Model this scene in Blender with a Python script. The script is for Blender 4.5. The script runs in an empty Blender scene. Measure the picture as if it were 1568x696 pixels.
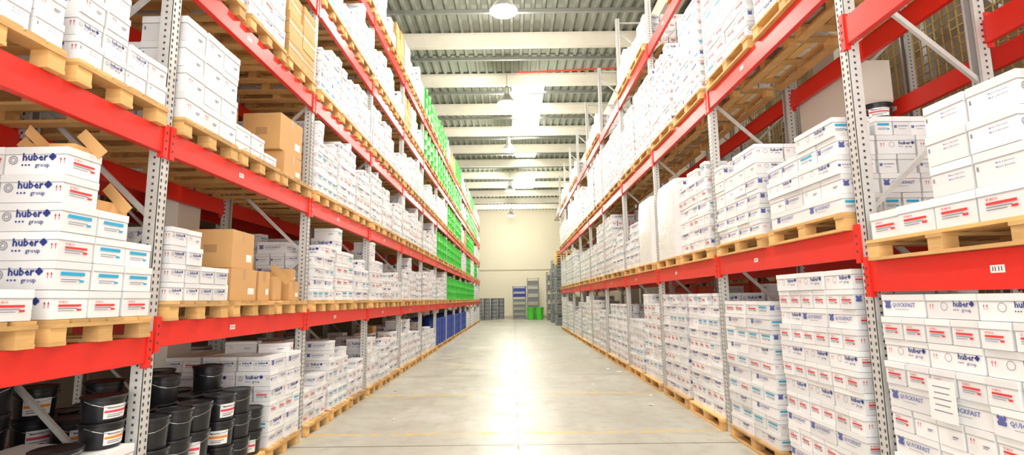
import bpy, math, random
from mathutils import Matrix, Vector, Euler
R = random.Random(7)
scene = bpy.context.scene
COL = scene.collection
scene.view_settings.view_transform = 'Standard'
scene.view_settings.look = 'None'
scene.view_settings.exposure = 0.0

# ---------------------------------------------------------------- materials
def mat(name, col, rough=0.6, metal=0.0, var=0.0, island=0.0, nscale=6.0, bump=0.0, emis=None, estr=0, objvar=0.0, stretch=None, spec=0.5):
    m = bpy.data.materials.new(name); m.use_nodes = True
    nt = m.node_tree; b = nt.nodes['Principled BSDF']
    b.inputs['Roughness'].default_value = rough
    b.inputs['Metallic'].default_value = metal
    b.inputs['Specular IOR Level'].default_value = spec
    b.inputs['Base Color'].default_value = (*col, 1)
    if emis:
        b.inputs['Emission Color'].default_value = (*emis, 1)
        b.inputs['Emission Strength'].default_value = estr
    if var or island or objvar:
        tc = nt.nodes.new('ShaderNodeTexCoord')
        no = nt.nodes.new('ShaderNodeTexNoise'); no.inputs['Scale'].default_value = nscale; no.inputs['Detail'].default_value = 5
        if stretch:
            mp = nt.nodes.new('ShaderNodeMapping'); mp.inputs['Scale'].default_value = stretch
            nt.links.new(tc.outputs['Object'], mp.inputs['Vector']); nt.links.new(mp.outputs[0], no.inputs['Vector'])
        else:
            nt.links.new(tc.outputs['Object'], no.inputs['Vector'])
        def ma(op, a, bb):
            n = nt.nodes.new('ShaderNodeMath'); n.operation = op
            for k, v in enumerate((a, bb)):
                if isinstance(v, (int, float)): n.inputs[k].default_value = v
                else: nt.links.new(v, n.inputs[k])
            return n.outputs[0]
        v = ma('MULTIPLY', ma('SUBTRACT', no.outputs['Fac'], 0.5), 2 * var)
        if island:
            g = nt.nodes.new('ShaderNodeNewGeometry')
            v = ma('ADD', v, ma('MULTIPLY', ma('SUBTRACT', g.outputs['Random Per Island'], 0.5), 2 * island))
        if objvar:
            oi = nt.nodes.new('ShaderNodeObjectInfo')
            v = ma('ADD', v, ma('MULTIPLY', ma('SUBTRACT', oi.outputs['Random'], 0.5), 2 * objvar))
        v = ma('ADD', v, 1.0)
        vm = nt.nodes.new('ShaderNodeVectorMath'); vm.operation = 'SCALE'
        vm.inputs[0].default_value = col
        nt.links.new(v, vm.inputs['Scale']); nt.links.new(vm.outputs[0], b.inputs['Base Color'])
        if bump:
            bp = nt.nodes.new('ShaderNodeBump'); bp.inputs['Strength'].default_value = bump; bp.inputs['Distance'].default_value = 0.02
            nt.links.new(no.outputs['Fac'], bp.inputs['Height']); nt.links.new(bp.outputs[0], b.inputs['Normal'])
    return m

M = {}
M['white'] = mat('carton_white', (0.81, 0.805, 0.795), 0.55, var=0.03, island=0.10, objvar=0.04)
M['grey'] = mat('carton_seam_shadow', (0.34, 0.32, 0.31), 0.7)  # dark tone for the shadow line painted under carton lids
M['blue'] = mat('print_blue', (0.02, 0.035, 0.22), 0.5)
M['gblue'] = mat('print_greyblue', (0.10, 0.12, 0.36), 0.5)
M['cyan'] = mat('print_cyan', (0.02, 0.38, 0.62), 0.5)
M['redp'] = mat('print_red', (0.70, 0.04, 0.04), 0.5)
M['lgrey'] = mat('print_lightgrey', (0.22, 0.22, 0.28), 0.5)
M['kraft'] = mat('kraft_cardboard', (0.60, 0.34, 0.13), 0.75, var=0.06, island=0.12)
M['kraftd'] = mat('kraft_inside', (0.42, 0.24, 0.10), 0.8, var=0.06)
M['tape'] = mat('parcel_tape', (0.50, 0.30, 0.15), 0.35)
M['wood'] = mat('pallet_wood', (0.66, 0.39, 0.14), 0.75, var=0.3, island=0.24, objvar=0.15, nscale=3, stretch=(2, 2, 12))
M['red'] = mat('rack_red_paint', (0.76, 0.022, 0.012), 0.38, var=0.05, nscale=4)
M['galv'] = mat('galvanised_steel', (0.62, 0.61, 0.58), 0.42, metal=0.2, var=0.14, nscale=20)
M['hole'] = mat('slot_dark', (0.05, 0.05, 0.04), 0.8)
M['black'] = mat('black_plastic', (0.012, 0.012, 0.014), 0.32, objvar=0.2)
M['wire'] = mat('bucket_wire', (0.5, 0.5, 0.5), 0.3, metal=1)
M['pink'] = mat('label_pink', (0.75, 0.05, 0.09), 0.5)
M['orange'] = mat('label_orange', (0.85, 0.25, 0.02), 0.5)
M['lab'] = mat('label_white', (0.84, 0.83, 0.81), 0.5)
M['green'] = mat('drum_green', (0.04, 0.48, 0.04), 0.35, var=0.05)
M['dblue'] = mat('drum_blue', (0.015, 0.05, 0.32), 0.35, var=0.05)
M['greenbin'] = mat('bin_green', (0.08, 0.58, 0.04), 0.4)
M['conc'] = mat('precast_concrete', (0.74, 0.70, 0.60), 0.85, var=0.10, nscale=2)
M['roof'] = mat('roof_sheet', (0.28, 0.30, 0.25), 0.6, var=0.15, nscale=1.2)
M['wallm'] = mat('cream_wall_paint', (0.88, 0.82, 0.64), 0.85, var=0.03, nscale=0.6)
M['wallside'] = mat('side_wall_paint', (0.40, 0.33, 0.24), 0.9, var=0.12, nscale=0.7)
M['trimw'] = mat('wall_trim_paint', (0.62, 0.55, 0.40), 0.8)
M['wrap'] = mat('stretch_film', (0.82, 0.81, 0.80), 0.25, var=0.06, nscale=9, bump=0.5)
M['sky'] = mat('skylight_panel', (0.9, 0.9, 0.9), 0.5, emis=(1.0, 1.0, 0.97), estr=14.0)
M['lamp'] = mat('lamp_glass', (1, 1, 1), 0.3, emis=(1.0, 0.98, 0.92), estr=60.0)
M['alu'] = mat('lamp_aluminium', (0.75, 0.75, 0.73), 0.3, metal=0.8)
M['pipe'] = mat('sprinkler_pipe_red', (0.62, 0.06, 0.03), 0.4)
M['mesh'] = mat('wire_mesh_yellow', (0.60, 0.38, 0.08), 0.5, metal=0.2)
M['dgrey'] = mat('grey_plastic', (0.20, 0.21, 0.22), 0.5)
M['mgrey'] = mat('grey_steel_cage', (0.34, 0.35, 0.33), 0.4, metal=0.4)

def floor_mat():
    m = bpy.data.materials.new('polished_concrete'); m.use_nodes = True
    nt = m.node_tree; b = nt.nodes['Principled BSDF']; L = nt.links
    tc = nt.nodes.new('ShaderNodeTexCoord'); sep = nt.nodes.new('ShaderNodeSeparateXYZ'); L.new(tc.outputs['Object'], sep.inputs[0])
    def noise(s, d=6, st=None):
        n = nt.nodes.new('ShaderNodeTexNoise'); n.inputs['Scale'].default_value = s; n.inputs['Detail'].default_value = d
        if st:
            mp = nt.nodes.new('ShaderNodeMapping'); mp.inputs['Scale'].default_value = st
            L.new(tc.outputs['Object'], mp.inputs['Vector']); L.new(mp.outputs[0], n.inputs['Vector'])
        else: L.new(tc.outputs['Object'], n.inputs['Vector'])
        return n.outputs['Fac']
    def ma(op, a, bb=0.0, clamp=False):
        n = nt.nodes.new('ShaderNodeMath'); n.operation = op; n.use_clamp = clamp
        for k, v in enumerate((a, bb)):
            if isinstance(v, (int, float)): n.inputs[k].default_value = v
            else: L.new(v, n.inputs[k])
        return n.outputs[0]
    def mix(f, a, c):
        n = nt.nodes.new('ShaderNodeMix'); n.data_type = 'RGBA'
        if isinstance(f, (int, float)): n.inputs[0].default_value = f
        else: L.new(f, n.inputs[0])
        for idx, v in ((6, a), (7, c)):
            if isinstance(v, tuple): n.inputs[idx].default_value = (*v, 1)
            else: L.new(v, n.inputs[idx])
        return n.outputs[2]
    def rng(src, a, b2, c, d):
        n = nt.nodes.new('ShaderNodeMapRange')
        for k, v in enumerate((a, b2, c, d)): n.inputs[k + 1].default_value = v
        L.new(src, n.inputs[0]); return n.outputs[0]
    c = mix(rng(noise(0.5), .35, .65, 0, 1), (0.41, 0.40, 0.33), (0.52, 0.51, 0.44))
    c = mix(rng(noise(5, 8), .48, .72, 0, .45), c, (0.29, 0.275, 0.22))
    c = mix(rng(noise(1.0, 6, (3, 0.25, 1)), .54, .7, 0, .4), c, (0.36, 0.33, 0.26))
    c = mix(rng(noise(38, 3), .62, .72, 0, .5), c, (0.26, 0.25, 0.21))
    my = ma('ABSOLUTE', ma('SUBTRACT', ma('MODULO', ma('ADD', sep.outputs['Y'], 24.0), 5.5), 2.75))
    jy = ma('LESS_THAN', my, 0.016)
    jx = ma('LESS_THAN', ma('ABSOLUTE', ma('SUBTRACT', sep.outputs['X'], 0.03)), 0.012)
    c = mix(ma('MULTIPLY', ma('MAXIMUM', jy, jx), 0.85), c, (0.12, 0.11, 0.09))
    def yl(y, w): return ma('LESS_THAN', ma('ABSOLUTE', ma('SUBTRACT', sep.outputs['Y'], y)), w)
    y = ma('MAXIMUM', ma('MAXIMUM', yl(9.45, .06), yl(6.78, .05)), yl(13.6, .06))
    c = mix(ma('MULTIPLY', y, rng(noise(7, 4), .35, .6, 0.1, .8), True), c, (0.72, 0.47, 0.06))
    L.new(c, b.inputs['Base Color'])
    L.new(rng(noise(2.0), 0.3, .7, 0.30, .50), b.inputs['Roughness'])
    bp = nt.nodes.new('ShaderNodeBump'); bp.inputs['Strength'].default_value = 0.15; bp.inputs['Distance'].default_value = 0.01
    L.new(noise(9), bp.inputs['Height']); L.new(bp.outputs[0], b.inputs['Normal'])
    return m
M['floor'] = floor_mat()

# ---------------------------------------------------------------- mesh builder
class MB:
    def __init__(s): s.v = []; s.f = []; s.m = []; s.mats = []
    def mi(s, k):
        if k not in s.mats: s.mats.append(k)
        return s.mats.index(k)
    def poly(s, vs, fs, k):
        o = len(s.v); s.v.extend(vs); i = s.mi(k)
        for f in fs: s.f.append(tuple(o + a for a in f)); s.m.append(i)
    def box(s, c, sz, k, rz=0.0, bottom=True):
        hx, hy, hz = sz[0] / 2, sz[1] / 2, sz[2] / 2; ca, sa = math.cos(rz), math.sin(rz); vs = []
        for z in (-hz, hz):
            for x, y in ((-hx, -hy), (hx, -hy), (hx, hy), (-hx, hy)):
                vs.append((c[0] + x * ca - y * sa, c[1] + x * sa + y * ca, c[2] + z))
        s.poly(vs, [(3, 2, 1, 0), (4, 5, 6, 7), (0, 1, 5, 4), (1, 2, 6, 5), (2, 3, 7, 6), (3, 0, 4, 7)], k)
    def bar(s, p, q, t, k, w=None):
        p = Vector(p); q = Vector(q); d = q - p; L = d.length; d.normalize()
        up = Vector((0, 0, 1)) if abs(d.z) < 0.95 else Vector((0, 1, 0))
        a = d.cross(up).normalized() * (t / 2); b2 = d.cross(a).normalized() * ((w or t) / 2)
        vs = [tuple(pp + sa * a + sb * b2) for pp in (p, q) for sa, sb in ((-1, -1), (1, -1), (1, 1), (-1, 1))]
        s.poly(vs, [(3, 2, 1, 0), (4, 5, 6, 7), (0, 1, 5, 4), (1, 2, 6, 5), (2, 3, 7, 6), (3, 0, 4, 7)], k)
    def lathe(s, c, prof, k, n=24):
        vs = []; fs = []
        for r, z in prof:
            for i in range(n):
                a = 2 * math.pi * i / n; vs.append((c[0] + r * math.cos(a), c[1] + r * math.sin(a), c[2] + z))
        for j in range(len(prof) - 1):
            for i in range(n):
                i2 = (i + 1) % n; fs.append((j * n + i, j * n + i2, (j + 1) * n + i2, (j + 1) * n + i))
        s.poly(vs, fs, k)
    def extrude(s, prof, y0, y1, k, caps=True):
        n = len(prof); vs = [(x, y0, z) for x, z in prof] + [(x, y1, z) for x, z in prof]
        fs = [(i, (i + 1) % n, n + (i + 1) % n, n + i) for i in range(n)]
        if caps: fs += [tuple(range(n - 1, -1, -1)), tuple(range(n, 2 * n))]
        s.poly(vs, fs, k)
    def mesh(s, name, smooth=False):
        me = bpy.data.meshes.new(name); me.from_pydata(s.v, [], s.f)
        for k in s.mats: me.materials.append(M[k])
        me.polygons.foreach_set('material_index', s.m)
        if smooth:
            me.polygons.foreach_set('use_smooth', [True] * len(s.f))
            me.set_sharp_from_angle(angle=math.radians(35))
        me.update(); return me
def obj(name, me, loc=(0, 0, 0), rz=0.0, parent=None):
    o = bpy.data.objects.new(name, me); o.location = loc; o.rotation_euler = (0, 0, rz); COL.objects.link(o)
    if parent: o.parent = parent
    return o

# ---------------------------------------------------------------- text glyph meshes
def text_mesh(sx, off=0.0):
    cu = bpy.data.curves.new('t', 'FONT'); cu.body = sx; cu.size = 1; cu.resolution_u = 1; cu.offset = off
    o = bpy.data.objects.new('t', cu); COL.objects.link(o)
    dg = bpy.context.evaluated_depsgraph_get(); e = o.evaluated_get(dg); me = e.to_mesh()
    v = [(a.co.x, a.co.y) for a in me.vertices]; f = [tuple(p.vertices) for p in me.polygons]
    e.to_mesh_clear(); bpy.data.objects.remove(o); bpy.data.curves.remove(cu)
    return v, f, (max(a[0] for a in v) if v else 1)
TX = {k: text_mesh(k, o) for k, o in (('huber', 0.025), ('group', 0.005), ('QUICKFAST', 0.015), ('Made in Barcelona', 0.005), ('VI 8010', 0.01))}
def rect(x0, y0, x1, y1): return ([(x0, y0), (x1, y0), (x1, y1), (x0, y1)], [(0, 1, 2, 3)])
def disc(cx, cy, r, n=8):
    return ([(cx + r * math.cos(2 * math.pi * i / n), cy + r * math.sin(2 * math.pi * i / n)) for i in range(n)], [tuple(range(n))])
def ringp(cx, cy, r, t, n=14):
    v = []; f = []
    for i in range(n):
        a = 2 * math.pi * i / n
        v += [(cx + r * math.cos(a), cy + r * math.sin(a)), (cx + (r - t) * math.cos(a), cy + (r - t) * math.sin(a))]
    for i in range(n):
        j = (i + 1) % n; f.append((2 * i, 2 * j, 2 * j + 1, 2 * i + 1))
    return v, f
def txt(k, x, y, s):
    v, f, w = TX[k]; return ([(x + a * s, y + b * s) for a, b in v], f)
def arrows(x, y, s):
    out = []
    for dx in (0, s * 0.6):
        out.append((rect(x + dx + s * 0.16, y, x + dx + s * 0.24, y + s * 0.8), 'redp'))
        out.append((([(x + dx + s * .04, y + s * 0.6), (x + dx + s * 0.36, y + s * 0.6), (x + dx + s * 0.2, y + s)], [(0, 1, 2)]), 'redp'))
    return out
def logo(x, y, s):
    out = [(txt('huber', x, y, s), 'blue')]
    w = TX['huber'][2] * s; fx = x + w + s * 0.40; fy = y + s * 0.34; r = s * 0.18
    for a, b in ((-1, 0), (1, 0), (0, -1), (0, 1)): out.append((disc(fx + a * r * 1.0, fy + b * r * 1.0, r * 0.95), 'blue'))
    out.append((txt('group', x + w * 0.52, y - s * 0.62, s * 0.58), 'blue'))
    for i in range(3): out.append((rect(x + i * s * 0.32, y - s * 0.5, x + i * s * 0.32 + s * 0.15, y - s * 0.35), 'blue'))
    return out
def crest(x, y, s):
    P = [(0.1, 0), (0.9, 0), (1, 0.3), (0.8, 0.45), (1, 0.7), (0.85, 1), (0.65, 0.75), (0.5, 0.85), (0.35, 0.75), (0.15, 1), (0, 0.7), (0.2, 0.45), (0, 0.3)]
    return [(([(x + a * s, y + b * s) for a, b in P], [tuple(range(len(P)))]), 'gblue')]
def decal(kind, w, h, rnd):
    out = []
    if kind == 'logo':
        s = min(h * 0.42, w * 0.18)
        out += logo(-w * 0.22, 0.0 * h, s)
        out.append((ringp(-w * 0.36, 0.02 * h, s * 0.42, s * 0.07), 'lgrey')); out.append((ringp(-w * 0.36, 0.02 * h, s * 0.24, s * 0.06), 'lgrey'))
        out += arrows(w * 0.38, -h * 0.12, min(h * 0.26, w * .10))
    elif kind == 'logor':
        s = min(h * 0.34, w * 0.13)
        out += logo(w * 0.06, 0.0 * h, s)
        out.append((ringp(-w * 0.12, 0.0 * h, s * 0.55, s * 0.07), 'lgrey'))
        out += arrows(-w * 0.42, -h * 0.12, h * 0.24)
    elif kind == 'quick':
        s = min(h * 0.28, w * 0.11)
        tw = TX['QUICKFAST'][2] * s
        out.append((txt('QUICKFAST', -tw * 0.42, -0.06 * h, s), 'gblue')); out += crest(-tw * 0.42 - s * 1.9, -h * 0.13, s * 1.5)
        out.append((rect(-tw * 0.3, -h * 0.2, tw * 0.3, -h * 0.18), 'lgrey'))
    elif kind == 'small':
        s = min(h * 0.13, w * 0.05)
        for q in (0.06, -.08): out.append((txt('Made in Barcelona', -w * 0.05, q * h, s), 'gblue'))
        out.append((rect(-w * 0.44, -h * .05, -w * 0.4, h * 0.1), 'lgrey'))
    elif kind in ('red', 'cyan'):
        k = 'redp' if kind == 'red' else 'cyan'
        if kind == 'red':
            s = min(h * .13, w * .5 / TX['VI 8010'][2])
            out.append((txt('VI 8010', -w * .32, h * 0.06, s), k))
            out.append((rect(-w * 0.32, -h * 0.075, w * 0.30, h * 0.01), k))
        else:
            out.append((rect(-w * 0.34, h * 0.01, w * 0.32, h * 0.14), k))
        out.append((rect(-w * 0.32, -h * 0.16, w * 0.2, -h * 0.13), 'lgrey'))
        out.append((rect(-w * 0.32, -h * 0.24, w * 0.1, -h * 0.215), 'lgrey'))
        out.append((rect(w * 0.18, -h * 0.24, w * 0.31, -h * 0.16), k))
    elif kind == 'plain':
        out.append((rect(w * 0.1, -h * 0.1, w * 0.32, -h * 0.05), 'lgrey')); out.append((rect(w * 0.1, -h * 0.17, w * 0.26, -h * 0.14), 'lgrey'))
        if rnd.random() < 0.4: out += arrows(-w * 0.35, -h * 0.1, h * 0.24)
    return out
def carton(mb, c, sz, rz, sides, kinds, rnd, body='white', seam_shadow=True):
    lip = 0.003
    mb.box((c[0], c[1], c[2] - sz[2] * 0.14), (sz[0] - 2 * lip, sz[1] - 2 * lip, sz[2] * 0.72), body, rz)
    mb.box((c[0], c[1], c[2] + sz[2] * 0.36), (sz[0], sz[1], sz[2] * 0.28), body, rz)
    for sd in sides:
        n0 = ((0, -1), (1, 0), (0, 1), (-1, 0))[sd]; u0 = (-n0[1], n0[0])
        hw = (sz[1] if sd in (0, 2) else sz[0]) / 2; w = sz[0] if sd in (0, 2) else sz[1]; h = sz[2]
        ca, sa = math.cos(rz), math.sin(rz)
        n = (n0[0] * ca - n0[1] * sa, n0[0] * sa + n0[1] * ca); u = (u0[0] * ca - u0[1] * sa, u0[0] * sa + u0[1] * ca)
        def put(p, k, e):
            d = hw + e
            mb.poly([(c[0] + n[0] * d + u[0] * x, c[1] + n[1] * d + u[1] * x, c[2] + y) for x, y in p[0]], p[1], k)
        if body == 'kraft':
            put(rect(-w / 2, -.01, w / 2, .01), 'tape', 0.0004); continue
        if seam_shadow: put(rect(-w / 2, h * 0.210, w / 2, h * 0.234), 'grey', 0.0004)  # shadow below the lid edge, painted on as a dark strip
        dd = decal(kinds[sd], w, h * .92, rnd)
        for p, k in dd:
            put(p, k, 0.0009 if k == 'lab' else 0.0016)

def stack(name, W, D, H, hmap, nx, ny, seed, longk=('logo', 'quick'), endk=('red', 'cyan', 'plain', 'plain'), body='white', alt=False, theme=0.75, ratio=2, extra=0, endl=None):
    rnd = random.Random(seed); mb = MB()
    top = max(hmap(i, j) for i in range(nx) for j in range(ny))
    phase = rnd.randint(0, 1)
    for l in range(top):
        a, b2 = nx, ny
        swap = alt and (l % 2 == phase)
        if swap: a, b2 = max(1, round(nx * ratio)), max(1, round(ny / ratio))
        cx, cy = D / a, W / b2
        ke = rnd.choice(endk); kl = rnd.choice(longk); sx = rnd.uniform(-.010, .006)
        if endl: ke = endl[min(l, len(endl) - 1)]
        for i in range(a):
            for j in range(b2):
                im = min(nx - 1, int((i + .5) / a * nx)); jm = min(ny - 1, int((j + .5) / b2 * ny))
                hh = hmap(im, jm)
                if l >= hh: continue
                def h2(p, q): return hmap(min(nx - 1, int((p + .5) / a * nx)), min(ny - 1, int((q + .5) / b2 * ny))) if 0 <= p < a and 0 <= q < b2 else 0
                sides = [s for s, (p, q) in enumerate(((i, j - 1), (i + 1, j), (i, j + 1), (i - 1, j))) if h2(p, q) <= l]
                if not sides and h2(i, j) > l + 1: continue
                if rnd.random() > theme: ke2 = rnd.choice(endk); kl2 = rnd.choice(longk)
                else: ke2, kl2 = ke, kl
                kinds = {}
                for sd in range(4):
                    w = cx if sd in (0, 2) else cy; o = cy if sd in (0, 2) else cx
                    kinds[sd] = kl2 if w > o else ke2
                g = 0.010
                loose = .009 if l < hh - 1 else .022
                carton(mb, ((i + .5) * cx - D / 2 + sx + rnd.uniform(-loose, loose * .5), (j + .5) * cy - W / 2 + rnd.uniform(-.004, .004), (l + .5) * H),
                       (cx - g - rnd.uniform(0, .008), cy - g - rnd.uniform(0, .010), H - 0.003), rnd.gauss(0, 0.012 if l < hh - 1 else .024), sides, kinds, rnd, body)
    for q in range(extra):
        i, j = rnd.randrange(nx), rnd.randrange(ny); cx, cy = D / nx, W / ny
        if hmap(i, j) != top: continue
        hh = H * rnd.uniform(.6, .9)
        carton(mb, ((i + .5) * cx - D / 2, (j + .5) * cy - W / 2, top * H + hh / 2), (cx * .9, cy * .85, hh), rnd.uniform(-.25, .25), [0, 1, 2, 3], {k: rnd.choice(('red', 'plain', 'cyan')) for k in range(4)}, rnd, 'white' if rnd.random() < .75 else 'kraft')
    return mb.mesh(name)

# ---------------------------------------------------------------- pallets
PH = 0.144
def pallet(W, D, alongx, nb, seed):
    mb = MB(); r = random.Random(seed)
    def j(): return r.uniform(-.004, .004)
    for x in (-1, 0, 1):
        for y in (-1, 0, 1):
            mb.box((x * (D / 2 - .055), y * (W / 2 - .055), .022 + .039), (.10, .11, .078), 'wood')
    if alongx:
        for x in (-1, 0, 1): mb.box((x * (D / 2 - .055), j(), .111), (.12, W, .022), 'wood')
        for y in (-1, 0, 1): mb.box((0, y * (W / 2 - .055), .011), (D, .11, .022), 'wood')
        for i in range(nb):
            w = .115; y = -W / 2 + w / 2 + i * (W - w) / (nb - 1); mb.box((j(), y, .133), (D, w, .022), 'wood', r.uniform(-.004, .004))
    else:
        for y in (-1, 0, 1): mb.box((j(), y * (W / 2 - .055), .111), (D, .12, .022), 'wood')
        for x in (-1, 0, 1): mb.box((x * (D / 2 - .055), 0, .011), (.11, W, .022), 'wood')
        for i in range(nb):
            w = .1; x = -D / 2 + w / 2 + i * (D - w) / (nb - 1); mb.box((x, j(), .133), (w, W, .022), 'wood', r.uniform(-.004, .004))
    return mb.mesh('wooden_pallet')
PAL_L = [pallet(.80, 1.2, True, n, 3 + n) for n in (5, 6)]
PAL_R = [pallet(1.2, 1.0, False, n, 8 + n) for n in (6, 7)]

# ---------------------------------------------------------------- load variants
def flat(n): return lambda i, j: n
def ragged(n, seed, d=1):
    r = random.Random(seed); t = {}
    def f(i, j):
        if (i, j) not in t: t[(i, j)] = n - (r.randint(1, d) if r.random() < 0.45 else 0)
        return t[(i, j)]
    return f
LW, LD = .80, 1.14
VL = {}
for k, (n, H, al, ny, rg) in enumerate(((4, .135, 1, 4, 1), (5, .15, 1, 4, 2), (5, .165, 1, 4, 1), (7, .135, 0, 4, 2), (5, .18, 0, 3, 2), (6, .155, 1, 4, 0), (4, .21, 0, 3, 1), (3, .2, 0, 3, 1), (6, .14, 0, 4, 3), (4, .17, 1, 4, 1))):
    VL[k] = (stack('stacked_cartons', LW, LD, H, ragged(n, 20 + k, rg) if rg else flat(n), 3, ny, 40 + k, alt=bool(al), longk=('logo', 'quick', 'logo'), endk=('plain', 'red', 'cyan', 'logo', 'red', 'quick'), theme=.6, extra=k % 3), n * H)
VLK = stack('stacked_cardboard_boxes', LW, LD, .28, ragged(3, 5, 1), 3, 2, 77, body='kraft')
RW, RD = 1.16, .96
VR = {}
for k, (n, H, al, ny, rg) in enumerate(((4, .15, 1, 6, 1), (5, .15, 1, 6, 1), (7, .15, 0, 4, 3), (7, .165, 1, 6, 1), (9, .15, 1, 6, 2), (10, .155, 1, 6, 1), (8, .18, 0, 4, 2), (9, .175, 0, 4, 1), (10, .15, 1, 6, 3), (6, .16, 1, 6, 2))):
    VR[k] = (stack('stacked_cartons', RW, RD, H, ragged(n, 70 + k, rg), 3, ny, 90 + k,
                   longk=('quick', 'logor', 'quick', 'logo', 'logo'), endk=('red', 'plain', 'cyan', 'small', 'red', 'red'), alt=bool(al), theme=.65, extra=k % 2), n * H)

def wrapped(name, W, D, H, seed):
    r = random.Random(seed); mb = MB(); nz = 9; n = 32; vs = []; fs = []
    for a in range(nz + 1):
        z = H * a / nz; sh = 1 - (0.05 if a == nz else 0)
        for i in range(n):
            t = 2 * math.pi * i / n; c, s = math.cos(t), math.sin(t); e = 0.22
            x = D / 2 * sh * math.copysign(abs(c) ** e, c); y = W / 2 * sh * math.copysign(abs(s) ** e, s)
            k = 1 + r.uniform(-.018, .010); vs.append((x * k, y * k, z + r.uniform(-.01, .01) * (0 < a < nz)))
    for a in range(nz):
        for i in range(n): fs.append((a * n + i, a * n + (i + 1) % n, (a + 1) * n + (i + 1) % n, (a + 1) * n + i))
    fs.append(tuple(range(nz * n, nz * n + n))); fs.append(tuple(range(n - 1, -1, -1)))
    mb.poly(vs, fs, 'wrap'); return mb.mesh(name, True)
WR = wrapped('stretch_wrapped_load', 1.14, .95, 1.25, 3)
WL = wrapped('stretch_wrapped_load', .8, 1.1, .9, 4)

def drum_at(mb, c, k, r=.285, h=.88):
    prof = [(0, 0), (r, 0), (r + .006, .01), (r, .02), (r, h * .31), (r + .011, h * .33), (r, h * .35), (r, h * .64), (r + .011, h * .66), (r, h * .68), (r, h - .02), (r + .006, h - .01), (r, h), (r - .02, h), (r - .02, h - .015), (0, h - .015)]
    mb.lathe(c, prof, k, 20); mb.lathe((c[0] + r * .6, c[1], c[2] + h - .015), [(.03, 0), (.03, .012), (0, .012)], 'mgrey', 8)
def drums(k):
    mb = MB()
    for x in (-1, 1):
        for y in (-1, 1): drum_at(mb, (x * .30 - .0, y * .30, 0), k, .28)
    return mb.mesh('steel_drums', True)
DG, DB = drums('green'), drums('dblue')

def pail_at(mb, c, r, h, ang, lab='pink', handle=True):
    prof = [(0, 0), (r * .88, 0), (r * .90, .008), (r * .97, h * .80), (r * 1.0, h * .80), (r * 1.0, h * .84), (r * .98, h * .85), (r * .99, h * .92), (r * 1.05, h * .92), (r * 1.06, h * .97), (r * 1.03, h), (r * .93, h), (r * .91, h * .975), (0, h * .975)]
    mb.lathe(c, prof, 'black', 24)
    def curved(a0, a1, z0, z1, k, e):
        n = 8; vs = []; fs = []
        for i in range(n + 1):
            a = a0 + (a1 - a0) * i / n
            for z in (z0, z1):
                rr = r * (.90 + .07 * z / .8) + e; vs.append((c[0] + rr * math.cos(a), c[1] + rr * math.sin(a), c[2] + z * h))
        for i in range(n): fs.append((2 * i, 2 * i + 2, 2 * i + 3, 2 * i + 1))
        mb.poly(vs, fs, k)
    if lab:
        curved(ang - .68, ang + .68, .14, .66, 'lab', .001)
        curved(ang - .64, ang + .64, .37, .46, lab, .002)
        curved(ang - .5, ang + .1, .54, .58, 'hole', .002); curved(ang - .5, ang + .4, .28, .30, 'hole', .002); curved(ang - .5, ang + .2, .21, .235, 'hole', .002)
    if handle:
        pts = []
        for i in range(9):
            t = math.pi * i / 8; a = ang - math.pi / 2 + t
            rr = r * 1.045; pts.append((c[0] + rr * math.cos(a), c[1] + rr * math.sin(a), c[2] + h * (.86 - .30 * math.sin(t))))
        for p, q in zip(pts, pts[1:]): mb.bar(p, q, .004, 'wire')

# ---------------------------------------------------------------- room shell
XW = 7.0; Y0, Y1 = -2.5, 47.0; ZC = 9.75
def plain(name, c, s, k):
    mb = MB(); mb.box(c, s, k); return obj(name, mb.mesh(name))
plain('floor', (0, (Y0 + Y1) / 2, -.1), (2 * XW + .4, Y1 - Y0 + .4, .2), 'floor')
plain('wall_back', (0, Y1 + .1, 5.0), (2 * XW + .4, .2, 10.4), 'wallm')
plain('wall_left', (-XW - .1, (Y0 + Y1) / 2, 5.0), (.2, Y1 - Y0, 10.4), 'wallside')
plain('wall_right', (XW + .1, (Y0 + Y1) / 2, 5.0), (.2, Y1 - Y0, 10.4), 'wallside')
plain('trim_1', (0, Y1 - .03, 4.25), (2 * XW, .06, .10), 'trimw')
plain('baseboard_back', (0, Y1 - .02, .1), (2 * XW, .04, .2), 'trimw')
mb = MB(); pitch = .30; xs = []
x = -XW - .1
while x < XW + .1:
    xs += [(x, ZC), (x + .16, ZC), (x + .19, ZC - .07), (x + .27, ZC - .07)]; x += pitch
vs = [(a, y, z) for y in (0.0, Y1 + .2) for a, z in xs]; n = len(xs)
mb.poly(vs, [(i, i + 1, n + i + 1, n + i) for i in range(n - 1)], 'roof')
me = mb.mesh('ceiling'); obj('ceiling', me)
by = 15.1 - 2.9 * 5
mb = MB()
pr = [(-.08, 0), (.08, 0), (.10, .10), (.18, .32), (.18, .40), (-.18, .40), (-.18, .32), (-.10, .10)]
vs = [(xx, a, z) for xx in (-XW, XW) for a, z in pr]; n = len(pr)
mb.poly(vs, [(i, n + i, n + (i + 1) % n, (i + 1) % n) for i in range(n)] + [tuple(range(n)), tuple(range(2 * n - 1, n - 1, -1))], 'conc')
bm = mb.mesh('roof_beam')
mb = MB(); mb.box((0, 0, 0), (2 * XW, .07, .10), 'mgrey'); mb.box((0, 0, -.05), (2 * XW, .10, .012), 'mgrey'); pm_ = mb.mesh('roof_purlin')
while by < Y1 - .5:
    obj('roof_beam', bm, (0, by, ZC - .40 - .075)); obj('roof_purlin', pm_, (0, by + 1.45, ZC - .13)); by += 2.9
mb = MB(); mb.extrude([(-.22, 0), (.22, 0), (.22, .16), (.13, .26), (.13, .62), (-.13, .62), (-.13, .26), (-.22, .16)], 0, Y1 - .05, 'conc')
gm = mb.mesh('roof_girder')
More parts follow.
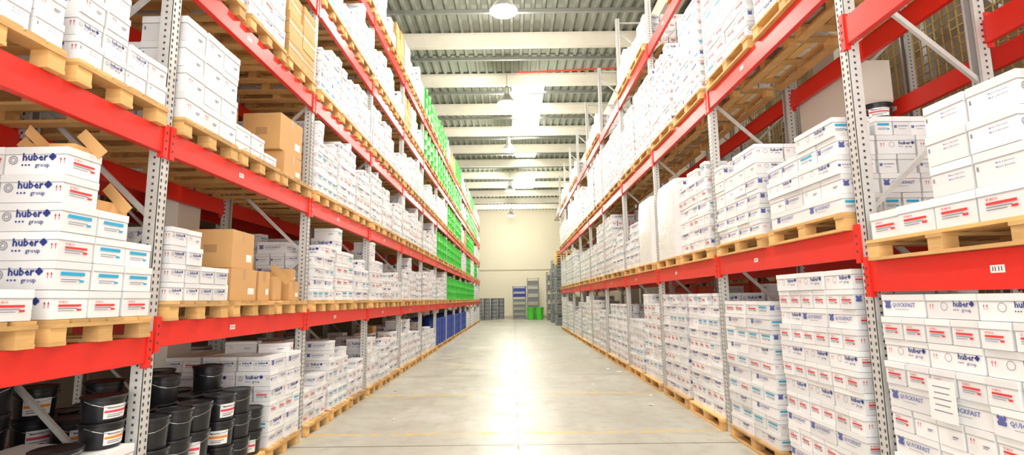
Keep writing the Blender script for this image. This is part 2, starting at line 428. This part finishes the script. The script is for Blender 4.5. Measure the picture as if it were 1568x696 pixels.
obj('roof_girder', gm, (3.93, 0, ZC - .51 - .62)); obj('roof_girder', gm, (-3.93, 0, ZC - .51 - .62))
mb = MB(); mb.box((0, 0, 4.3), (.36, .42, 8.6), 'conc')
vs = []
for xx in (-.20, .20): vs += [(xx, -.21, 3.0), (xx, -.55, 3.75), (xx, -.55, 4.2), (xx, .55, 4.2), (xx, .55, 3.75), (xx, .21, 3.0)]
mb.poly(vs, [tuple(range(6)), tuple(range(11, 5, -1))] + [(i, (i + 1) % 6, 6 + (i + 1) % 6, 6 + i) for i in range(6)], 'conc')
cm = mb.mesh('concrete_column')
for sx in (-1, 1):
    for yy in (6.0, 17.6, 29.2, 40.8): obj('concrete_column', cm, (sx * 3.95, yy, 0))
w = 1
for (x0, x1, a, b2) in ((.05, 1.25, 18.3, 24.9), (.2, 1.3, 27.3, 29.0), (.1, 1.5, 33.0, 37.5), (.05, 1.25, 5.0, 10.0)):
    plain('window_%d' % w, ((x0 + x1) / 2, (a + b2) / 2, ZC - .085), (x1 - x0, b2 - a, .02), 'sky'); w += 1
mb = MB()
mb.lathe((0, 0, 0), [(.04, .62), (.06, .60), (.10, .55), (.11, .32), (.13, .30), (.30, .06), (.33, 0), (.32, 0), (.12, .28), (0, .28)], 'alu', 24)
mb.lathe((0, 0, 0), [(0, -.10), (.14, -.08), (.23, -.02), (.25, .04), (.13, .2), (0, .24)], 'lamp', 20)
mb.bar((0, 0, .6), (0, 0, 1.4), .02, 'mgrey')
lm = mb.mesh('high_bay_lamp', True)
for yy in (5.6, 11.4, 17.2, 22.9, 31.8, 41.5):
    o = obj('high_bay_lamp', lm, (-.16, yy, 8.3))
    ld = bpy.data.lights.new('lamp_light', 'POINT'); ld.energy = 430 if yy < 30 else 850; ld.shadow_soft_size = .3; ld.color = (1, .96, .87)
    lo = bpy.data.objects.new('bulb_light', ld); lo.location = (0, 0, -.44); COL.objects.link(lo); lo.parent = o
mb = MB(); mb.bar((.2, 16.3, 9.0), (3.7, 16.0, 9.0), .045, 'pipe')
for q in (.9, 2.4, 3.5): mb.bar((q, 16.2, 8.9), (q, 16.2, 9.66), .02, 'mgrey')
obj('sprinkler_pipe', mb.mesh('sprinkler_pipe'))

# ---------------------------------------------------------------- racks
def frame_mesh(H, depth=1.1):
    mb = MB()
    for fx, sgn in ((0, 1), (depth, -1)):
        X = fx
        mb.box((X + sgn * .002, 0, H / 2), (.004, .10, H), 'galv')
        for s in (-1, 1):
            mb.box((X + sgn * .045, s * .048, H / 2), (.09, .004, H), 'galv')
            mb.box((X + sgn * .088, s * .038, H / 2), (.004, .020, H), 'galv')
        z = .1
        while z < H - .05:
            for s in (-1, 1):
                vs = [(X - sgn * .0008, s * .026 + a, z + b2) for a, b2 in ((-.006, -.013), (.006, -.013), (.009, .006), (.005, .013), (-.005, .013), (-.009, .006))]
                mb.poly(vs, [tuple(range(6))], 'hole')
                vs = [(X + sgn * .045 + a, s * .0508, z + b2 + .02) for a, b2 in ((-.008, -.009), (.008, -.009), (.008, .009), (-.008, .009))]
                mb.poly(vs, [(0, 1, 2, 3)], 'hole')
            z += .05
        mb.box((X + sgn * .045, 0, .004), (.16, .14, .008), 'galv')
    z = .25; up = True
    mb.bar((.05, 0, .2), (depth - .05, 0, .2), .03, 'galv', .035)
    while z + 1.0 < H:
        a, b2 = (.05, depth - .05) if up else (depth - .05, .05)
        mb.bar((a, 0, z), (b2, 0, z + .95), .03, 'galv', .035); z += 1.0; up = not up
    mb.bar((.05, 0, H - .1), (depth - .05, 0, H - .1), .03, 'galv', .035)
    return mb.mesh('rack_frame')
def beam_mesh(L, h):
    mb = MB(); b = .004
    mb.extrude([(b, -h), (.05, -h), (.05, -.03), (.032, -.03), (.032, 0), (b, 0), (0, -b), (0, -h + b)], -L / 2, L / 2, 'red')
    for s in (-1, 1):
        mb.box((.012, s * (L / 2 + .012), -h / 2), (.045, .05, h + .07), 'red')
        for q in (-.06, 0, .06): mb.box((-.0112, s * (L / 2 + .012), -h / 2 + q), (.002, .014, .018), 'hole')
    mb.box((-.0006, L * .12, -h * .5), (.001, .085, .042), 'lab')
    for q in (-.025, -.008, .012, .027): mb.box((-.0013, L * .12 + q, -h * .5), (.001, .005, .024), 'hole')
    return mb.mesh('rack_beam')
P = 2.77
FM = {8.0: frame_mesh(8.0), 8.5: frame_mesh(8.5)}
BMs = {h: beam_mesh(P - .10, h) for h in (.17, .185, .19, .22)}
LEFT0 = 3.80 - P; RIGHT0 = 3.87 - P
LV_L = [1.52, 2.94, 4.32, 5.68, 7.0]; LV_L0 = [1.42, 2.94, 4.32, 5.68, 7.0]
LV_R = [2.14, 4.30, 6.38]; LV_R0 = [1.89, 3.78, 6.38]
def rack(side, xf, ystart, nb, levels, lev0, bh, fh):
    e = bpy.data.objects.new('pallet_rack', None); COL.objects.link(e)
    rz = 0 if side > 0 else math.pi
    for i in range(nb + 1): obj('frame', FM[fh], (side * xf, ystart + i * P, 0), rz, e)
    for i in range(nb):
        for z in (lev0 if i == 0 else levels):
            yc = ystart + (i + .5) * P
            obj('front_beam', BMs[bh], (side * (xf - .014), yc, z), rz, e)
            obj('rear_beam', BMs[bh], (side * (xf + 1.1 + .014), yc, z), math.pi - rz, e)
    return e
NL, NR = 14, 10
rack(-1, 2.6, LEFT0, NL, LV_L, LV_L0, .185, 8.0)
rack(1, 2.6, RIGHT0, NR, LV_R, LV_R0, .22, 8.5)
rack(-1, 4.25, LEFT0, 5, LV_L, LV_L, .17, 8.0)
rack(1, 4.25, RIGHT0, 5, LV_R0, LV_R0, .19, 8.0)

def put(name, me, x, y, z, side, j=True):
    rz = (0 if side < 0 else math.pi) + (R.uniform(-.012, .012) if j else 0)
    return obj(name, me, (x, y, z), rz)

c_L01 = stack('stacked_cartons', .80, 1.14, .165, lambda i, j: 6 if j == 0 else (4 if (i + j) % 2 else 3), 3, 3, 301, longk=('logo',), endk=('cyan', 'cyan', 'red'), theme=.8)
c_L0n = stack('stacked_cartons', .80, 1.14, .165, flat(1), 3, 3, 321, longk=('logo',), endk=('red',))
c_L02 = stack('stacked_cartons', .80, 1.14, .15, lambda i, j: 2 if j >= 2 else 4, 3, 4, 302, longk=('logo', 'quick'), endk=('logo', 'small', 'plain'))
c_L11 = stack('stacked_cartons', .80, 1.14, .14, lambda i, j: 4 if j <= 1 else 2, 3, 4, 303, longk=('logo',), endk=('logo', 'logo', 'plain'), theme=.6)
c_L12 = stack('stacked_cartons', .80, 1.14, .21, lambda i, j: 4 if i == 2 or j == 2 else 3, 3, 3, 304, longk=('plain', 'small'), endk=('plain',))
c_R01 = stack('stacked_cartons', 1.18, .96, .19, lambda i, j: 1 if j <= 1 else 4, 3, 4, 305, longk=('small', 'logo', 'logo'), endk=('small',), endl=('red', 'small'), theme=1)
c_R00 = stack('stacked_cartons', 1.18, .96, .1505, flat(10), 3, 6, 306, longk=('quick', 'logor', 'quick', 'logor'), endk=('red', 'plain', 'plain', 'red'), alt=True, theme=.7, ratio=2)
c_R10 = stack('stacked_cartons', 1.14, .96, .155, flat(11), 3, 6, 312, longk=('quick', 'logor'), endk=('red', 'red', 'red', 'red'), alt=True, theme=.9)
c_R11 = stack('stacked_cartons', 1.14, .96, .145, flat(10), 3, 4, 308, longk=('quick', 'logor', 'quick'), endk=('cyan', 'cyan', 'red'), alt=True)
c_R1a = stack('stacked_cartons', 1.14, .96, .155, lambda i, j: 4 if j < 3 else 5, 3, 4, 309, longk=('quick', 'quick', 'logor'), endk=('plain', 'cyan', 'quick'), alt=True)
c_R1b = stack('stacked_cartons', 1.14, .96, .16, lambda i, j: 6 if (i + j) % 3 else 5, 3, 4, 310, longk=('quick', 'logor'), endk=('quick', 'plain', 'quick'))
custom = {
    (-1, 0, 1, 2): c_L01, (-1, 0, 1, 1): c_L0n, (-1, 0, 2, 2): c_L02, (-1, 0, 2, 1): c_L02,
    (-1, 1, 1, 0): c_L11, (-1, 1, 2, 0): c_L12,
    (-1, 1, 0, 0): 'skip', (-1, 1, 0, 1): 'skip', (-1, 0, 0, 2): 'skip', (-1, 0, 0, 1): 'skip',
    (-1, 1, 1, 1): 'pal', (-1, 1, 1, 2): 'pal', (-1, 1, 2, 1): 'pal', (-1, 1, 2, 2): 'pal',
    (-1, 1, 3, 1): VL[6][0], (-1, 1, 3, 2): VLK, (-1, 1, 3, 0): VL[2][0], (-1, 2, 3, 0): VL[1][0], (-1, 2, 1, 0): VL[1][0], (-1, 2, 1, 1): VL[4][0], (-1, 2, 2, 0): VL[3][0],
    (-1, 2, 3, 1): VL[8][0], (-1, 2, 4, 0): VL[4][0], (-1, 2, 4, 1): VL[0][0], (-1, 2, 4, 2): VL[3][0],
    (-1, 2, 1, 2): VL[9][0], (-1, 2, 2, 1): VL[5][0], (-1, 2, 2, 2): VL[2][0], (-1, 3, 1, 0): VL[4][0],
    (-1, 1, 0, 2): VL[5][0],
    (1, 0, 1, 1): c_R01, (1, 0, 0, 1): c_R00, (1, 1, 0, 0): c_R10, (1, 1, 0, 1): c_R11, (1, 1, 1, 0): c_R1a, (1, 1, 1, 1): c_R1b,
    (1, 2, 1, 0): VR[3][0], (1, 2, 1, 1): WR, (1, 3, 1, 0): WR, (1, 0, 2, 1): 'skip',
    (1, 1, 2, 0): VR[5][0], (1, 1, 2, 1): VR[6][0], (1, 2, 2, 0): VR[4][0], (1, 2, 2, 1): VR[8][0],
}
def load(side, xf, bay, lev, z, clear, ystart, back=False, prob=1.0):
    yb = ystart + bay * P + .05
    isd = side < 0 and not back and ((lev >= 2 and (6 if lev < 4 else 5) <= bay <= 12 and R.random() < .78) or (lev == 1 and 6 <= bay <= 11 and R.random() < .6) or (lev == 0 and 6 <= bay <= 9))
    n = 3 if (side < 0 and not isd) else 2
    for s in range(n):
        yc = yb + (P - .1) * (s + .5) / n
        if R.random() > prob: continue
        over = custom.get((side, bay, lev, s)) if not back else None
        if over == 'skip': continue
        small = (n == 3)
        pm = R.choice(PAL_L if small else PAL_R); D = 1.2 if small else 1.0
        front = xf - (.06 if lev > 0 else .04)
        xc = side * (front + D / 2)
        obj('wooden_pallet', pm, (xc, yc + R.uniform(-.01, .01), z + .001), math.pi if R.random() < .5 else 0)
        if over == 'pal': continue
        zt = z + PH + .002
        xs = side * (front + .03 + (LD if small else RD) / 2 + R.uniform(0, .03))
        if isd:
            put('steel_drums', DG if lev else DB, side * (front + .6), yc, zt, side); continue
        if over:
            put(over.name.split('.')[0], over, side * (front + .012 + (LD if small else RD) / 2), yc, zt, side); continue
        if bay > 3 and R.random() < .05:
            if small: put('stretch_wrapped_load', WL, xs, yc, zt, side, False)
            else: put('stretch_wrapped_load', WR, xs, yc, zt, side, False)
            continue
        if small and R.random() < .05: put('stacked_cardboard_boxes', VLK, xs, yc, zt, side); continue
        V = VL if small else VR
        ok = [k for k in V if V[k][1] + .12 < clear and V[k][1] > min(clear * .45, .55 if small else .85)] or [0]
        k = R.choice(ok)
        put('stacked_cartons', V[k][0], xs, yc, zt, side)
for b in range(NL):
    lv = [0] + (LV_L0 if b == 0 else LV_L)
    for l, z in enumerate(lv):
        nxt = lv[l + 1] - .185 if l + 1 < len(lv) else z + 1.4
        load(-1, 2.6, b, l, z, nxt - z - PH - .0, LEFT0)
for b in range(NR):
    lv = [0] + (LV_R0 if b == 0 else LV_R)
    for l, z in enumerate(lv):
        nxt = lv[l + 1] - .22 if l + 1 < len(lv) else z + 1.15
        load(1, 2.6, b, l, z, nxt - z - PH - .0, RIGHT0, prob=1.0 if (l < 3 or b < 2) else .45)
for b in range(5):
    for l, z in enumerate([0] + LV_L):
        load(-1, 4.25, b, l, z, 1.0, LEFT0, True, .6)
    for l, z in enumerate([0] + LV_R0):
        load(1, 4.25, b, l, z, 1.3, RIGHT0, True, .5 if l == 0 else (.3 if b > 2 else .0))

# ---------------------------------------------------------------- pails, left floor
def pail_group(name, cells, loc, r, h, plab=.6, ang=-.75):
    rr = random.Random(len(cells) * 7 + int(r * 1000)); mb = MB()
    for (x, y, n) in cells:
        for k in range(n): pail_at(mb, (x + rr.uniform(-.006, .006), y + rr.uniform(-.006, .006), k * h * 1.0), r, h, ang + rr.uniform(-.5, .5), rr.choice(('pink', 'orange')) if rr.random() < plab else None)
    return obj(name, mb.mesh(name, True), loc)
y0 = LEFT0 + P + .05 + .445
for s in range(2):
    yc = y0 + s * .89
    obj('wooden_pallet', PAL_L[s], (-2.56 - .6, yc, .001))
    cells = []
    for i in range(4):
        for j in range(2 if s else 3):
            yy = (-.27 + .27 * j) if not s else (-.24 + .30 * j)
            cells.append((.45 - i * .29, yy, 3 if (i + j + s) % 3 else 4 - (i == 0)))
    if s: cells += [(.45, .32, 2)]
    pail_group('stacked_paint_pails', cells, (-2.56 - .6, yc, PH + .002), .130, .225)
yc = LEFT0 + .05 + .445 + .89 * 2
obj('wooden_pallet', PAL_L[0], (-3.16, yc, .001))
mb = MB(); rr = random.Random(5)
for l in range(3):
    for j in range(3):
        for i in range(2):
            carton(mb, (-.0 - i * .385, (j - 1) * .262, .19 * (l + .5)), (.38, .255, .188), rr.gauss(0, .01), [0, 1], {0: 'logo', 1: 'logo', 2: 'red', 3: 'red'}, rr)
obj('stacked_cartons', mb.mesh('stacked_cartons'), (-2.77, yc, PH + .002))
pail_group('stacked_paint_pails', [(0, 0, 2)], (-2.75, yc + .305, PH + .004 + .57), .125, .165, 1.0, -.5)
pail_group('paint_tubs', [(0, -.27, 1), (0, 0, 1)], (-2.78, yc - .0, PH + .004 + .57), .13, .07, 0)
pail_group('stacked_paint_pails', [(0, -.25, 4), (0, .05, 4), (0, .3, 4)], (-3.55, yc, PH + .002), .14, .26, .1)
yc -= .89
obj('wooden_pallet', PAL_L[1], (-3.16, yc, .001))
pail_group('stacked_paint_pails', [(.42 - .29 * i, -.28 + .28 * j, 3) for i in range(4) for j in range(3)], (-3.16, yc, PH + .002), .13, .225)

# ---------------------------------------------------------------- brown cardboard boxes
def kraft_box(loc, sz, rz=0.0, openf=False, name='cardboard_box'):
    mb = MB(); x, y, z = sz; t = .006
    if not openf:
        mb.box((0, 0, z / 2), sz, 'kraft'); mb.box((0, 0, z + .0008), (x + .001, .05, .001), 'tape')
        for s in (-1, 1): mb.box((s * (x / 2 + .0008), 0, z - .05), (.001, .05, .1), 'tape')
        for s in (-1, 1): mb.box((0, s * (y / 2 + .0006), z * .5), (x * .3, .001, z * .2), 'kraftd')
        mb.box((x / 2 + .0009, y * .28, z * .3), (.001, y * .25, z * .2), 'lab')
    else:
        mb.box((0, 0, t / 2), (x, y, t), 'kraftd')
        for s in (-1, 1):
            mb.box((s * (x / 2 - t / 2), 0, z / 2), (t, y, z), 'kraft'); mb.box((0, s * (y / 2 - t / 2), z / 2), (x - 2 * t, t, z), 'kraft')
            mb.bar((s * x / 2, 0, z), (s * (x / 2 + .05), 0, z + .05 * s), .004, 'kraft', y)
            mb.bar((0, s * y / 2, z), (0, s * (y / 2 + .03), z - .06), .004, 'kraft', x)
    return obj(name, mb.mesh(name), loc, rz)
zt = LV_L[0] + PH + .003; ys = LEFT0 + P + .05
kraft_box((-2.80, ys + 1.22, zt), (.38, .50, .30), .02); kraft_box((-2.84, ys + 1.22, zt + .305), (.40, .46, .36), .06)
kraft_box((-2.76, ys + 1.64, zt), (.3, .22, .30), -.05); kraft_box((-2.78, ys + 1.95, zt), (.32, .26, .26), .1, True)
kraft_box((-3.3, ys + 1.3, zt), (.4, .5, .4)); kraft_box((-3.3, ys + 2.1, zt), (.4, .6, .45)); kraft_box((-2.76, ys + 2.38, zt), (.3, .28, .22), 0)
kraft_box((-2.74, ys + 2.38, zt + .225), (.22, .24, .14), .2)
zt = LV_L[1] + PH + .003
kraft_box((-2.82, ys + 2.20, zt), (.42, .50, .28), .02); kraft_box((-2.84, ys + 2.16, zt + .285), (.44, .56, .42), -.04)
kraft_box((-3.3, ys + 1.45, zt), (.46, .6, .42)); kraft_box((-3.28, ys + 1.42, zt + .425), (.5, .6, .24), .06)
kraft_box((-3.35, ys + 2.2, zt), (.4, .5, .5))
for q in range(3):
    mb = MB(); rr = random.Random(q)
    for l in range(2 - (q == 2)): carton(mb, (0, 0, .06 + .12 * l), (.36, .26, .118), 0, [0, 1], {0: 'logo', 1: 'plain', 2: 'red', 3: 'red'}, rr)
    obj('stacked_cartons', mb.mesh('stacked_cartons'), (-2.78, ys + 1.04 + .29 * q, zt))
kraft_box((-2.80, LEFT0 + .05 + 2.32, LV_L0[0] + PH + .006 + .165 * 4), (.32, .24, .08), -.06, True)
kraft_box((-2.76, LEFT0 + .05 + 2.02, LV_L0[0] + PH + .006 + .165 * 6), (.30, .2, .04), .05, True)
mb = MB()
for q in range(2):
    mb.lathe((-q * .09, 0, 0), [(0, 0), (.033, 0), (.035, .01), (.035, .13), (.02, .16), (.014, .17), (.014, .185), (0, .185)], 'lab' if q == 0 else 'black', 16)
    mb.lathe((-q * .09, 0, .17), [(.017, 0), (.017, .025), (0, .025)], 'greenbin', 12)
obj('plastic_jugs', mb.mesh('plastic_jugs', True), (-2.63, ys + .905, LV_L[0] + PH + .003))
pail_group('paint_tub', [(0, 0, 1)], (3.02, RIGHT0 + P + .30, LV_R[0] + PH + .003 + .155 * 5 + .002), .12, .13, 1.0, -2.0)
mb = MB(); mb.box((0, 0, 0), (.001, .20, .24), 'lab')
for q in range(5): mb.box((-.001, 0, .08 - q * .035), (.001, .13 - .02 * (q % 2), .006), 'lgrey')
obj('paper_notice', mb.mesh('paper_notice'), (2.535, 3.22, 1.02), 0)
for q in range(2): kraft_box((4.8, 4.5 + q * 1.0, LV_R0[0] + PH + .01), (.9, .9, 1.2), 0)

# scraps of paper and film on the floor by the right-hand pallets
mb = MB(); rr = random.Random(11)
for (x, y, s) in ((2.1, 8.4, .06), (2.3, 9.2, .05), (2.35, 12.1, .10), (2.2, 12.6, .07), (1.5, 10.4, .04), (2.4, 15.0, .1), (-1.7, 7.6, .04), (-2.2, 9.9, .05), (2.0, 18.0, .06)):
    n = 7; pts = [(x + s * rr.uniform(.5, 1) * math.cos(2 * math.pi * k / n), y + s * rr.uniform(.5, 1) * math.sin(2 * math.pi * k / n), .002 + rr.uniform(0, .012)) for k in range(n)] + [(x, y, .015)]
    mb.poly(pts, [(k, (k + 1) % n, n) for k in range(n)], rr.choice(('lab', 'kraftd', 'lab')))
obj('paper_scraps', mb.mesh('paper_scraps'))

mb = MB(); yA, yB, zA, zB = 1.0, 12.5, 0.05, 8.6
q = yA
while q <= yB: mb.bar((0, q, zA), (0, q, zB), .012, 'mesh'); q += .12
q = zA
while q <= zB: mb.bar((0, yA, q), (0, yB, q), .012, 'mesh'); q += .12
for q in range(9): mb.bar((.05, yA + q * 1.43, 0), (.05, yA + q * 1.43, zB), .09, 'mgrey')
for q in range(8): mb.bar((.05, yA + q * 1.43, 4.4 if q % 2 else 6.6), (.05, yA + q * 1.43 + 1.43, 6.6 if q % 2 else 4.4), .05, 'mgrey')
for q in (2.2, 4.4, 6.6): mb.bar((.05, yA, q), (.05, yB, q), .10, 'red', .05)
obj('wire_mesh_fence', mb.mesh('wire_mesh_fence'), (5.6, 0, 0))

# ---------------------------------------------------------------- far end
def crate_pile(name, loc, W, D, levels, h, k, top=None):
    mb = MB()
    for l in range(levels):
        z = l * h
        kk = top if (top and l >= levels - 2) else k
        for sx in (-1, 1):
            for sy in (-1, 1): mb.box((sx * (W / 2 - .03), sy * (D / 2 - .03), z + h / 2), (.06, .06, h), kk)
        mb.box((0, 0, z + .05), (W, D, .06), kk)
        mb.box((0, 0, z + h * .4), (W - .14, D - .14, h * .55), 'dgrey' if kk == k else kk)
        for q in (.3, .6, .9):
            for sy in (-1, 1): mb.box((0, sy * (D / 2 - .01), z + h * q), (W, .02, .03), kk)
            for sx in (-1, 1): mb.box((sx * (W / 2 - .01), 0, z + h * q), (.02, D, .03), kk)
    return obj(name, mb.mesh(name), loc)
crate_pile('stacked_stillage_cages', (.45, 44.3, 0), 1.1, 1.0, 6, .45, 'mgrey', 'dblue')
crate_pile('stacked_stillage_cages', (1.62, 44.5, 0), 1.0, 1.0, 5, .68, 'mgrey')
mb = MB()
for q in range(2):
    c = (q * .68, 0, 0)
    mb.lathe(c, [(0, 0), (.28, 0), (.32, .9), (.34, .9), (.34, .98), (.30, .98), (.29, .9), (0, .9)], 'greenbin', 20)
obj('green_bins', mb.mesh('green_bins', True), (1.35, 42.2, 0))
for q in range(5):
    crate_pile('stacked_stillage_cages', (3.15 + .25 * (q % 2), 33.2 + q * 2.1, 0), 1.1, 1.2, 5 + q % 2, .75, 'mgrey')
mb = MB()
for q in range(6):
    for sy in range(7): mb.box((0, -.5 + sy * .16, .144 * q + .133), (1.0, .1, .022), 'wood')
    for sx in (-.45, 0, .45): mb.box((sx, 0, .144 * q + .061), (.1, 1.1, .12), 'wood')
obj('stacked_wooden_pallets', mb.mesh('stacked_wooden_pallets'), (3.15, 33.2, 3.752))
for q in range(3):
    mb = MB()
    for l in range(2):
        for a in (-.3, .3): drum_at(mb, (a, 0, l * .88), 'dgrey', .27, .86)
    obj('stacked_drums', mb.mesh('stacked_drums', True), (-2.5 + .55 * q, 42.6 + q * 1.1, 0))

# ---------------------------------------------------------------- world, camera
wd = bpy.data.worlds.new('World'); scene.world = wd; wd.use_nodes = True
bg = wd.node_tree.nodes['Background']; bg.inputs[0].default_value = (1.0, .985, .955, 1); bg.inputs[1].default_value = 3.4
cam = bpy.data.cameras.new('Camera'); co = bpy.data.objects.new('Camera', cam); COL.objects.link(co)
cam.sensor_width = 36; cam.lens = 36 * 800 / 1568; cam.clip_end = 200
co.location = (0, 0, 1.65)
rot = Matrix.Rotation(math.radians(.12), 4, 'Z') @ Matrix.Rotation(math.radians(90 + 7.8), 4, 'X') @ Matrix.Rotation(-.012, 4, 'Z')
co.rotation_euler = rot.to_euler()
scene.camera = co
